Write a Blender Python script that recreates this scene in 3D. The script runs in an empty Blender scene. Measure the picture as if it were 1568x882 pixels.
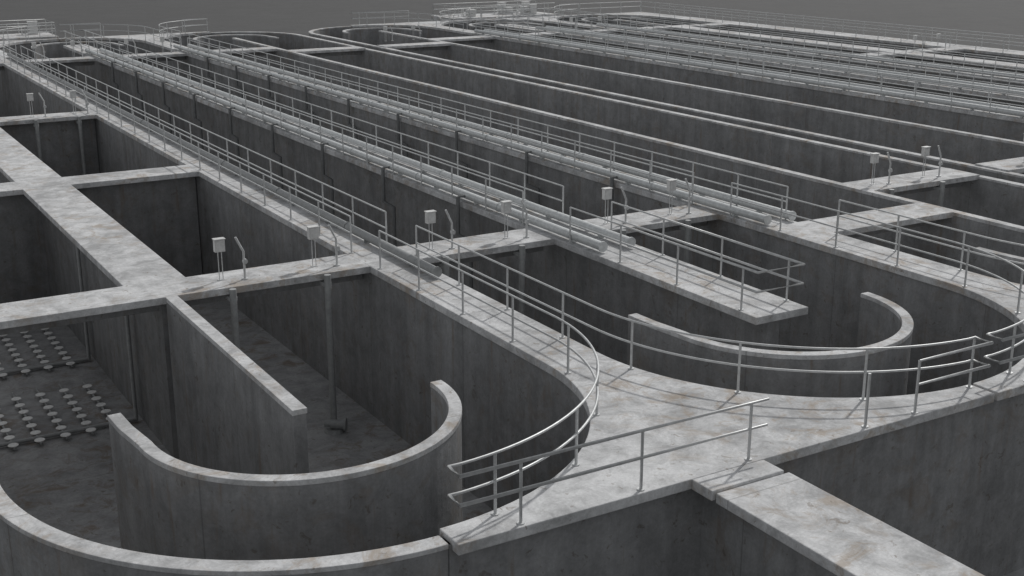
import bpy, math, random
from math import radians, cos, sin, pi
from mathutils import Vector, noise
random.seed(4)
scene=bpy.context.scene

# ------------------------------------------------------------------ materials
def new_mat(name):
    m=bpy.data.materials.new(name); m.use_nodes=True
    nt=m.node_tree; b=nt.nodes['Principled BSDF']
    return m,nt,b
def N(nt,t,**k):
    n=nt.nodes.new(t)
    for a,v in k.items(): setattr(n,a,v)
    return n
def noise_tex(nt,vec,scale,detail=6,rough=.6,dist=0):
    n=N(nt,'ShaderNodeTexNoise'); n.inputs['Scale'].default_value=scale
    n.inputs['Detail'].default_value=detail; n.inputs['Roughness'].default_value=rough
    n.inputs['Distortion'].default_value=dist
    nt.links.new(vec,n.inputs['Vector']); return n.outputs['Fac']
def ramp(nt,fac,a,b,ca=(0,0,0,1),cb=(1,1,1,1)):
    r=N(nt,'ShaderNodeValToRGB'); e=r.color_ramp.elements
    e[0].position=a; e[0].color=ca; e[1].position=b; e[1].color=cb
    nt.links.new(fac,r.inputs['Fac']); return r.outputs['Color']
def mix(nt,fac,a,b,mode='MIX'):
    m=N(nt,'ShaderNodeMix',data_type='RGBA',blend_type=mode)
    if isinstance(fac,(int,float)): m.inputs[0].default_value=fac
    else: nt.links.new(fac,m.inputs[0])
    for i,v in ((6,a),(7,b)):
        if isinstance(v,tuple): m.inputs[i].default_value=v
        else: nt.links.new(v,m.inputs[i])
    return m.outputs[2]
def mth(nt,op,a,b=None):
    m=N(nt,'ShaderNodeMath',operation=op)
    for i,v in ((0,a),(1,b)):
        if v is None: continue
        if isinstance(v,(int,float)): m.inputs[i].default_value=v
        else: nt.links.new(v,m.inputs[i])
    return m.outputs[0]
def g(v,w=0.0): return (v*(1+w),v,v*(1-w),1)

def concrete(name,dark,light,stain,streak=False,joints=True,stain_amt=.5,tint=0.0,lo=.4,hi=.6):
    m,nt,b=new_mat(name)
    geo=N(nt,'ShaderNodeNewGeometry'); P=geo.outputs['Position']
    big=noise_tex(nt,P,.28,3,.6,.3); med=noise_tex(nt,P,1.6,8,.74,.5); fine=noise_tex(nt,P,16,4,.7)
    s=mth(nt,'ADD',mth(nt,'MULTIPLY',big,.35),mth(nt,'MULTIPLY',med,.65))
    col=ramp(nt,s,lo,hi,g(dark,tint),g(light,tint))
    col=mix(nt,.3,col,ramp(nt,fine,.3,.7,g(.4),g(1.0)),'MULTIPLY')
    # brown dirt patches, only in some areas
    area=ramp(nt,noise_tex(nt,P,.22,2,.5),.38,.52)
    st=ramp(nt,noise_tex(nt,P,1.3,7,.76,.8),.51,.62)
    col=mix(nt,mth(nt,'MULTIPLY',mth(nt,'MULTIPLY',st,stain_amt),area),col,stain)
    # small dark spots and pits
    sp=ramp(nt,noise_tex(nt,P,4.2,5,.66,.6),.62,.68)
    col=mix(nt,mth(nt,'MULTIPLY',sp,.65),col,g(dark*.5,.16))
    if streak:
        mp=N(nt,'ShaderNodeMapping'); nt.links.new(P,mp.inputs['Vector'])
        mp.inputs['Scale'].default_value=(1.7,1.7,.15)
        a=noise_tex(nt,mp.outputs[0],1.1,6,.68)
        col=mix(nt,.42,col,ramp(nt,a,.34,.62,g(.55),g(1.15)),'MULTIPLY')
        r1=ramp(nt,noise_tex(nt,mp.outputs[0],2.3,4,.6,.2),.61,.72)
        col=mix(nt,mth(nt,'MULTIPLY',r1,.5),col,(.19,.14,.10,1))
    if joints:
        sx=N(nt,'ShaderNodeSeparateXYZ'); nt.links.new(P,sx.inputs[0])
        fr=mth(nt,'FRACT',mth(nt,'DIVIDE',mth(nt,'ADD',sx.outputs[1],500.7),5.6))
        jl=mth(nt,'LESS_THAN',fr,.005)
        col=mix(nt,mth(nt,'MULTIPLY',jl,.4),col,g(dark*.4))
    nt.links.new(col,b.inputs['Base Color'])
    b.inputs['Roughness'].default_value=.88
    b.inputs['Specular IOR Level'].default_value=.25
    bp=N(nt,'ShaderNodeBump'); bp.inputs['Strength'].default_value=.45; bp.inputs['Distance'].default_value=.025
    nt.links.new(noise_tex(nt,P,7,5,.72),bp.inputs['Height']); nt.links.new(bp.outputs[0],b.inputs['Normal'])
    return m
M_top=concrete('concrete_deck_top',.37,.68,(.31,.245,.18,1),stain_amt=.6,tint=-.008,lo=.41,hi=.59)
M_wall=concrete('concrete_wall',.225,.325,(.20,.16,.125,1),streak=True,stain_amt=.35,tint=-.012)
M_floor=concrete('concrete_floor',.27,.44,(.20,.155,.115,1),stain_amt=.7,tint=-.005)
M_ground=concrete('ground_gravel',.07,.09,(.06,.057,.052,1),joints=False,stain_amt=.3)

def metal(name,c,rough,met=.6):
    m,nt,b=new_mat(name)
    tc=N(nt,'ShaderNodeNewGeometry')
    f=noise_tex(nt,tc.outputs['Position'],6,4,.7)
    nt.links.new(ramp(nt,f,.3,.7,(c[0]*.72,c[1]*.72,c[2]*.72,1),(c[0],c[1],c[2],1)),b.inputs['Base Color'])
    b.inputs['Metallic'].default_value=met; b.inputs['Roughness'].default_value=rough
    return m
M_rail=metal('galvanised_steel',(.60,.61,.61),.42,.3)
M_pipe=metal('pipe_steel',(.62,.64,.64),.4,.25)
M_pipe_d=metal('pipe_dark',(.30,.31,.31),.45,.2)
M_drop=metal('drop_pipe',(.17,.175,.175),.7,0)
M_box=metal('painted_box',(.68,.68,.67),.5,0)
M_disc=metal('diffuser_membrane',(.92,.92,.90),.6,0)
M_mast=metal('mast_steel',(.36,.37,.37),.5,.1)

# ------------------------------------------------------------------ mesh builder
class MB:
    def __init__(s): s.v=[];s.f=[];s.sm=[];s.mi=[];s.cur=0
    def add(s,vs,fs,smooth=False):
        o=len(s.v); s.v+=vs
        for f in fs: s.f.append([i+o for i in f]); s.sm.append(smooth); s.mi.append(s.cur)
    def box(s,x0,x1,y0,y1,z0,z1):
        vs=[(x,y,z) for z in (z0,z1) for x,y in ((x0,y0),(x1,y0),(x1,y1),(x0,y1))]
        s.add(vs,[(3,2,1,0),(4,5,6,7),(0,1,5,4),(1,2,6,5),(2,3,7,6),(3,0,4,7)])
    def prism(s,poly,z0,z1):
        n=len(poly)
        vs=[(x,y,z0) for x,y in poly]+[(x,y,z1) for x,y in poly]
        fs=[tuple(range(n-1,-1,-1)),tuple(range(n,2*n))]
        fs+=[(i,(i+1)%n,(i+1)%n+n,i+n) for i in range(n)]
        s.add(vs,fs)
    def ribbon(s,path,w,z0,z1):
        L=[];R=[]
        n=len(path)
        for i,p in enumerate(path):
            a=Vector(path[max(0,i-1)]);b=Vector(path[min(n-1,i+1)])
            d=(b-a).normalized(); nx,ny=-d.y,d.x
            L.append((p[0]+nx*w/2,p[1]+ny*w/2)); R.append((p[0]-nx*w/2,p[1]-ny*w/2))
        vs=[]
        for i in range(n):
            vs+=[(L[i][0],L[i][1],z0),(R[i][0],R[i][1],z0),(R[i][0],R[i][1],z1),(L[i][0],L[i][1],z1)]
        fs=[]
        for i in range(n-1):
            a=4*i;b=a+4
            for k in range(4):
                k2=(k+1)%4
                fs.append((a+k,a+k2,b+k2,b+k))
        fs.append((3,2,1,0)); e=4*(n-1); fs.append((e,e+1,e+2,e+3))
        s.add(vs,fs)
    def tube(s,path,r,seg=8,caps=True):
        path=[Vector(p) for p in path]; n=len(path); vs=[];fs=[]
        prev=None
        for i,p in enumerate(path):
            a=path[max(0,i-1)];b=path[min(n-1,i+1)]
            d=(b-a).normalized()
            up=Vector((0,0,1)) if abs(d.z)<.9 else Vector((1,0,0))
            if prev is not None:
                u=(prev-d*prev.dot(d)); 
                if u.length<1e-4: u=d.cross(up)
                u.normalize()
            else: u=d.cross(up).normalized()
            prev=u; w=d.cross(u)
            k=1.0
            if 0<i<n-1:
                c=(path[i]-path[i-1]).normalized().dot((path[i+1]-path[i]).normalized())
                k=1/max(.6,math.sqrt(max(.01,(1+c)/2)))
            for j in range(seg):
                t=2*pi*j/seg; vs.append(tuple(p+(u*cos(t)+w*sin(t))*r*k))
        for i in range(n-1):
            for j in range(seg):
                fs.append((i*seg+j,i*seg+(j+1)%seg,(i+1)*seg+(j+1)%seg,(i+1)*seg+j))
        s.add(vs,fs,True)
        if caps:
            s.add([vs[j] for j in range(seg)],[tuple(range(seg-1,-1,-1))])
            s.add([vs[(n-1)*seg+j] for j in range(seg)],[tuple(range(seg))])
    def disc(s,x,y,z0,z1,r,seg=14,r2=None):
        r2=r if r2 is None else r2
        vs=[(x+r*cos(2*pi*j/seg),y+r*sin(2*pi*j/seg),z0) for j in range(seg)]+[(x+r2*cos(2*pi*j/seg),y+r2*sin(2*pi*j/seg),z1) for j in range(seg)]
        s.add(vs,[tuple(range(seg-1,-1,-1)),tuple(range(seg,2*seg))]+[(j,(j+1)%seg,(j+1)%seg+seg,j+seg) for j in range(seg)])
    def done(s,name,mats,bevel=0):
        me=bpy.data.meshes.new(name); me.from_pydata(s.v,[],s.f)
        if not isinstance(mats,(list,tuple)): mats=[mats]
        for m in mats: me.materials.append(m)
        me.polygons.foreach_set('use_smooth',s.sm); me.polygons.foreach_set('material_index',s.mi)
        me.update()
        o=bpy.data.objects.new(name,me); scene.collection.objects.link(o)
        if bevel:
            b=o.modifiers.new('bevel','BEVEL'); b.width=bevel; b.segments=2; b.limit_method='ANGLE'; b.angle_limit=radians(40)
        return o
def arc(cx,cy,r,a0,a1,n=36):
    return [(cx+r*cos(radians(a0+(a1-a0)*i/n)),cy+r*sin(radians(a0+(a1-a0)*i/n))) for i in range(n+1)]

# ------------------------------------------------------------------ plan
YN,YF=21.7,102.0; MID=(YN+YF)/2
FR=15.4; BK=2*MID-FR
R=5.75; RD=5.65; ZF=-4.7
C=[8.15,20.87,33.6,46.95,59.68,72.4]
mir=lambda p:(p[0],2*MID-p[1])
ZT=-.07

# ground sheet + tank floor
o=MB(); S=3000; o.add([(-S,-S,-4.95),(S,-S,-4.95),(S,S,-4.95),(-S,S,-4.95)],[(0,1,2,3)]); o.done('ground',M_ground)
o=MB(); o.box(1.8,80.6,15.3,BK+.2,-4.93,ZF); o.done('basin_floor',M_floor)

def walkway(ca,cb):
    p=[(ca+.05,FR),(cb-.05,FR),(cb-.05,YN-RD)]
    p+=arc(cb,YN,RD,269,180); p+=arc(cb,YF,RD,180,91)
    p+=[(cb-.05,YF+RD),(cb-.05,BK),(ca+.05,BK),(ca+.05,YF+RD)]
    p+=arc(ca,YF,RD,89,0); p+=arc(ca,YN,RD,0,-89); p+=[(ca+.05,YN-RD)]
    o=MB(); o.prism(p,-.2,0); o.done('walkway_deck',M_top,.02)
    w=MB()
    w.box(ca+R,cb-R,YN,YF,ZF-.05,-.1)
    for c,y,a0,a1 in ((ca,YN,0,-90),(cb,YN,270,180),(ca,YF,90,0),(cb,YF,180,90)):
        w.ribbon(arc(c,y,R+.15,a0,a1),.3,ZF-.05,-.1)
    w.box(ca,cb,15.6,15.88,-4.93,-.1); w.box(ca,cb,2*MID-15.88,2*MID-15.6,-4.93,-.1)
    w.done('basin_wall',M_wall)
walkway(C[0],C[1]); walkway(C[1],C[2]); walkway(C[3],C[4]); walkway(C[4],C[5])
# outer right deck
c=C[5]; XO=80.5
p=[(c+.05,FR),(XO,FR),(XO,BK),(c+.05,BK),(c+.05,YF+RD)]+arc(c,YF,RD,89,0)+arc(c,YN,RD,0,-89)+[(c+.05,YN-RD)]
o=MB(); o.prism(p,-.2,0); o.done('walkway_deck',M_top,.02)
w=MB(); w.box(c+R,c+R+.4,YN,YF,ZF-.05,-.1); w.ribbon(arc(c,YN,R+.15,0,-90),.3,ZF-.05,-.1); w.ribbon(arc(c,YF,R+.15,90,0),.3,ZF-.05,-.1)
w.box(XO-.4,XO-.1,15.6,BK-.2,-4.93,-.1); w.box(c,XO-.1,15.6,15.88,-4.93,-.1); w.done('basin_wall',M_wall)
# thin outer walls (C1 left, C3 right, C4 left)
def thin2(c,side):
    lo=arc(c,YN,R+.16,-90,0) if side>0 else arc(c,YN,R+.16,270,180)
    hi=arc(c,YF,R+.16,0,90) if side>0 else arc(c,YF,R+.16,180,90)
    pth=lo+hi
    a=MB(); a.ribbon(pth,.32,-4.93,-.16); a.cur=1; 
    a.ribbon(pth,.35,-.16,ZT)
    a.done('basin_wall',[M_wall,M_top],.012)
thin2(C[0],-1); thin2(C[2],1); thin2(C[3],-1)

# guide walls, near and far
def guide(c,mirror=False):
    pth=[(c-3.25,YN+2.0)]+[(c-3.22,YN+1.2)]+arc(c,YN+.25,3.1,180,362,56)
    if mirror: pth=[(2*c-x,2*MID-y) for x,y in pth]
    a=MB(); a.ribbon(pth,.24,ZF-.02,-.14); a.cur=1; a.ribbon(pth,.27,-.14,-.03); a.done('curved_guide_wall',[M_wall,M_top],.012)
for c in C: guide(c); guide(c,True)

# centre dividers
def fin(c,y0,y1,t=.28):
    a=MB(); a.box(c-t/2,c+t/2,y0,y1,ZF-.02,-.13); a.cur=1; a.box(c-t/2-.02,c+t/2+.02,y0-.02,y1,-.13,-.01)
    a.done('divider_wall',[M_wall,M_top],.012)
for c in (C[0],C[5]):
    fin(c,22.0,31.05); fin(c,92.55,2*MID-22)
    a=MB(); a.box(c-.85,c+.85,32.55,91.05,-.2,-.004); a.done('divider_walkway',M_top,.02)
    a=MB(); a.box(c-.2,c+.2,31.3,92.3,ZF-.02,-.15); a.done('divider_wall',M_wall)
for c in (C[2],C[3]): fin(c,22.2,2*MID-22.2,.3)
for c in (C[1],C[4]):
    a=MB(); a.box(c-.87,c+.87,21.8,2*MID-21.8,-.2,0); a.done('divider_walkway',M_top,.02)
    a=MB(); a.box(c-.2,c+.2,22.1,2*MID-22.1,ZF-.02,-.1); a.done('divider_wall',M_wall)

# cross slabs
def cross(x0,x1,y0,w=1.6,wall=False):
    a=MB(); a.box(x0,x1,y0,y0+w,-.2,-.006)
    a.cur=1
    a.box(x0,x1,y0+w/2-.15,y0+w/2+.15,ZF-.02 if wall else -.55,-.1)
    a.done('cross_walkway_slab',[M_top,M_wall],.015)
for c in (C[0],C[5]):
    for y in (31.0,47.0,64.0,91.0):
        cross(c-R-.1,c+R-.05,y,wall=y in(47.0,64.0))
for c in (C[1],C[4]):
    for y in (31.0,91.0):
        cross(c-R+.05,c-.85,y); cross(c+.85,c+R-.05,y)
for c,s in ((C[2],1),(C[3],-1)):
    for y,yy in ((27.2,31.0),(91.0,88)):
        if s>0: cross(c-R+.05,c,y); cross(c,c+R+.1,yy)
        else: cross(c,c+R-.05,y); cross(c-R-.1,c,yy)

# front walkway towards viewer
a=MB(); a.box(12.85,14.5,14.85,FR-.002,-.2,-.003); a.done('walkway_landing',M_top,.02)
a=MB(); a.box(12.92,14.6,-6,14.83,-.24,-.05); a.done('walkway_deck',M_top,.02)
a=MB(); a.box(13.3,14.2,-6,15.6,-4.93,-.15); a.done('basin_wall',M_wall)

# ------------------------------------------------------------------ rails
def rail(path,spacing=2.45,z=0,name='guardrail',hts=(1.1,.6),stub=None):
    pts=[Vector((p[0],p[1],0)) for p in path]
    a=MB()
    for h in hts:
        a.tube([(p.x,p.y,z+h) for p in pts],.025,8)
        if stub: a.tube([(pts[-1].x-.02,pts[-1].y,z+h),(pts[-1].x+stub,pts[-1].y,z+h)],.025,8)
    L=sum((pts[i+1]-pts[i]).length for i in range(len(pts)-1))
    n=max(1,round(L/spacing)); d=L/n; acc=0;t=0
    for i in range(len(pts)-1):
        seg=(pts[i+1]-pts[i]).length
        while t<=acc+seg+1e-6:
            q=pts[i].lerp(pts[i+1],(t-acc)/seg if seg else 0)
            a.tube([(q.x,q.y,z-.01),(q.x,q.y,z+hts[0])],.028,8)
            a.disc(q.x,q.y,z,z+.02,.07,10)
            t+=d
        acc+=seg
    return a.done(name,M_rail)
RR=RD+.14
def bothends(path,**k):
    rail(path,**k); rail([mir(p) for p in path],**k)
def wrails(ca,cb,gl,gr,leftfront=(6.1),rightfront=2.3,stub=None):
    xl=ca+RR; xr=cb-RR
    bothends([(xl,gl[0])]+arc(ca,YN,RR,0,-86)+[(ca+.18,15.92),(ca+.15,15.52),(ca+leftfront,15.52)],stub=stub)
    bothends([(xr,gr[0])]+arc(cb,YN,RR,180,266)+[(cb-.2,15.92),(cb-.18,15.52),(cb-rightfront,15.52)])
    rail([(xl,gl[1]),(xl,2*MID-gl[1])]); rail([(xr,gr[1]),(xr,2*MID-gr[1])])
g1=(30.6,32.6)
wrails(C[0],C[1],g1,g1,stub=.4)
wrails(C[1],C[2],g1,(26.9,29.2),leftfront=3.5)
wrails(C[3],C[4],(26.9,29.2),g1); wrails(C[4],C[5],g1,g1)
# lone post on the front edge
a=MB(); a.tube([(17.2,15.52,0),(17.2,15.52,1.1)],.03,8); a.disc(17.2,15.52,0,.02,.07,10); a.done('rail_post',M_rail)
for c in (C[1],C[4]):
    bothends([(c-.76,30.3),(c-.76,21.95),(c+.76,21.95),(c+.76,30.3)])
    rail([(c-.79,33),(c-.79,2*MID-33)]); rail([(c+.74,33),(c+.74,2*MID-33)])
rail([(XO-.15,FR+.2),(XO-.15,BK-.2)]); rail([(C[5]+RR,YN),(C[5]+RR,YF)])
rail([(C[5]+.2,BK-.15),(XO-.15,BK-.15)])

# ------------------------------------------------------------------ header pipes with drops
def header(x,mat,r=.15,y0=28.9,drops=0,wallx=None):
    a=MB(); y1=2*MID-y0; z=r+.06
    a.tube([(x,y0,z),(x,y1,z)],r,16)
    a.tube([(x,y0-.03,z),(x,y0+.03,z)],r+.025,16)
    y=y0+6
    while y<y1:
        a.tube([(x,y,z),(x,y+.08,z)],r+.02,16); y+=6
    y=y0+1.5
    while y<y1:
        a.box(x-.1,x+.1,y,y+.1,-.003,z-r+.03); y+=3
    if drops:
        a.cur=1
        y=37.0
        while y<90:
            xo=wallx
            a.tube([(x,y,z),(xo,y,z-.02),(xo,y,-1.15),(xo,y-.9,-1.2),(xo,y-.9,ZF)],.055,8); y+=6.1
    a.done('air_header_pipe',[mat,M_drop])
header(14.84,M_pipe_d,.13)
header(C[1]-.6,M_pipe,.135,28.8,1,C[1]-1.0); header(C[1]+.42,M_pipe,.135,28.8)
header(26.74,M_pipe,.135,28.9,1,26.4); header(27.8,M_pipe,.135,28.9)
header(C[4]-.6,M_pipe,.14); header(C[4]+.42,M_pipe,.14)
header(C[3]+R+.15,M_pipe,.14); header(C[4]-R-.15,M_pipe,.14); header(C[4]+R+.15,M_pipe,.14)

# ------------------------------------------------------------------ mixer stations
def box_stand(x,y):
    a=MB()
    for dx in (-.05,.05): a.tube([(x+dx,y,-.01),(x+dx,y,.85)],.014,6)
    a.box(x-.1,x+.1,y-.05,y+.05,-.006,.012)
    a.cur=1; a.box(x-.14,x+.14,y-.08,y+.08,.8,1.14); a.box(x-.16,x+.16,y-.11,y+.1,1.14,1.165)
    a.box(x-.11,x+.11,y-.095,y-.08,.84,1.1)
    a.done('control_box',[M_rail,M_box],.006)
def davit(x,y):
    a=MB(); a.tube([(x,y,-.01),(x,y,.78),(x-.04,y,.86),(x-.2,y,1.2)],.032,8); a.disc(x,y,-.004,.03,.09,10)
    a.tube([(x+.03,y-.05,.5),(x+.03,y+.05,.5)],.07,10)
    a.done('davit_arm',M_rail)
def mixer(x,y):
    a=MB(); a.tube([(x,y,ZF),(x,y,-.02)],.095,12); a.box(x-.12,x+.12,y,y+.3,-.35,-.25)
    a.disc(x,y,ZF-.01,ZF+.12,.3,14,.26)
    a.tube([(x-.12,y-.05,ZF+.28),(x+.2,y-.25,ZF+.26)],.14,12)
    a.tube([(x+.2,y-.25,ZF+.26),(x+.26,y-.29,ZF+.26)],.19,14)
    a.tube([(x-.1,y-.05,ZF+.28),(x-.26,y+.05,ZF+.29)],.1,12)
    a.done('submersible_mixer',M_mast)
def station(x,y):
    box_stand(x,y+.8); davit(x+.58,y+.55); mixer(x+.0,y-.14)
for x in (9.75,12.45,16.15,18.75,22.5,25.1,34.5,37.2,43.1,45.6): station(x,31.0)
for x in (10.9,12.95): station(x,64.0)
for x in (73.5,76.0): station(x,64.0)
for x in (9.75,12.45,16.15,18.75,22.5,25.1,43.1,45.6,61,64): 
    box_stand(x,92.2); davit(x+.6,92.2)

# ------------------------------------------------------------------ diffusers
def diffusers(x0,x1,y0,y1,dropx):
    a=MB(); nx=7
    y=y0
    sx=(x1-x0)/(nx-1)
    for i in range(nx):
        x=x0+sx*i
        a.cur=1; a.tube([(x,y0-.2,ZF+.10),(x,y1+.1,ZF+.10)],.035,6)
        a.cur=0; y=y0
        while y<y1:
            a.disc(x,y,ZF+.12,ZF+.14,.12,12,.15); a.disc(x,y,ZF+.14,ZF+.155,.15,12,.14); y+=.6
    a.cur=1
    a.tube([(x0,y0+.28,ZF+.10),(dropx,y0+.28,ZF+.10),(dropx,y0+.28,-.1)],.06,8)
    a.done('aeration_diffuser_grid',[M_disc,M_mast])
diffusers(2.9,7.1,34.2,38.4,7.75); diffusers(2.9,7.1,40.2,45.8,7.75)
diffusers(9.2,13.2,49.6,54.0,8.6)

# ------------------------------------------------------------------ far platforms
def platform(x0,x1,y0,y1,cab):
    a=MB(); a.box(x0,x1,y0,y1,-.25,.15); 
    a.cur=1; a.box(x0+.2,x1-.2,y0+.2,y1-.2,-4.93,-.2); a.done('valve_platform',[M_top,M_wall],.02)
    rail([(x0+.2,y1-.2),(x0+.2,y0+.2),(x1-.2,y0+.2),(x1-.2,y1-.2),(x0+.2,y1-.2)],z=.15)
    for i in range(cab):
        x=x0+1+(x1-x0-2)*random.random(); y=y0+1+(y1-y0-2)*random.random()
        b=MB(); h=.5+random.random()*.7
        b.box(x-.35,x+.35,y-.25,y+.25,.15,.15+h); b.box(x-.4,x+.4,y-.3,y+.3,.15+h,.2+h)
        b.tube([(x-.9,y,.5),(x-.35,y,.5)],.09,8); b.tube([(x-.9,y,.15),(x-.9,y,.9)],.05,8)
        b.done('valve_actuator',M_box,.01)
platform(13.5,21,BK+.1,BK+4.5,3); platform(58,70,BK+.1,BK+5,7)

# ------------------------------------------------------------------ light, world, camera
SE,SA=43,62
w=bpy.data.worlds.new('World'); scene.world=w; w.use_nodes=True
nt=w.node_tree; bg=nt.nodes['Background']; sk=nt.nodes.new('ShaderNodeTexSky'); sk.sky_type='NISHITA'; sk.sun_disc=False
sk.sun_elevation=radians(SE); sk.sun_rotation=radians(SA)
hs=nt.nodes.new('ShaderNodeHueSaturation'); hs.inputs['Saturation'].default_value=.12
nt.links.new(sk.outputs[0],hs.inputs['Color']); nt.links.new(hs.outputs[0],bg.inputs[0]); bg.inputs[1].default_value=.105
ld=bpy.data.lights.new('sun','SUN'); ld.energy=2.0; ld.angle=radians(2); ld.color=(1,.98,.95)
lo=bpy.data.objects.new('sun',ld); scene.collection.objects.link(lo)
d=Vector((sin(radians(SA))*cos(radians(SE)),cos(radians(SA))*cos(radians(SE)),sin(radians(SE))))
lo.rotation_euler=d.to_track_quat('Z','Y').to_euler(); lo.location=(40,60,60)
cd=bpy.data.cameras.new('camera'); cd.sensor_width=36; cd.lens=43.46; cd.clip_end=6000; cd.clip_start=.1
co=bpy.data.objects.new('camera',cd); scene.collection.objects.link(co)
co.location=(0,0,9.4); co.rotation_euler=(radians(90-16.6),0,radians(-30.8))
scene.camera=co
scene.view_settings.view_transform='Standard'; scene.view_settings.look='None'; scene.view_settings.exposure=0
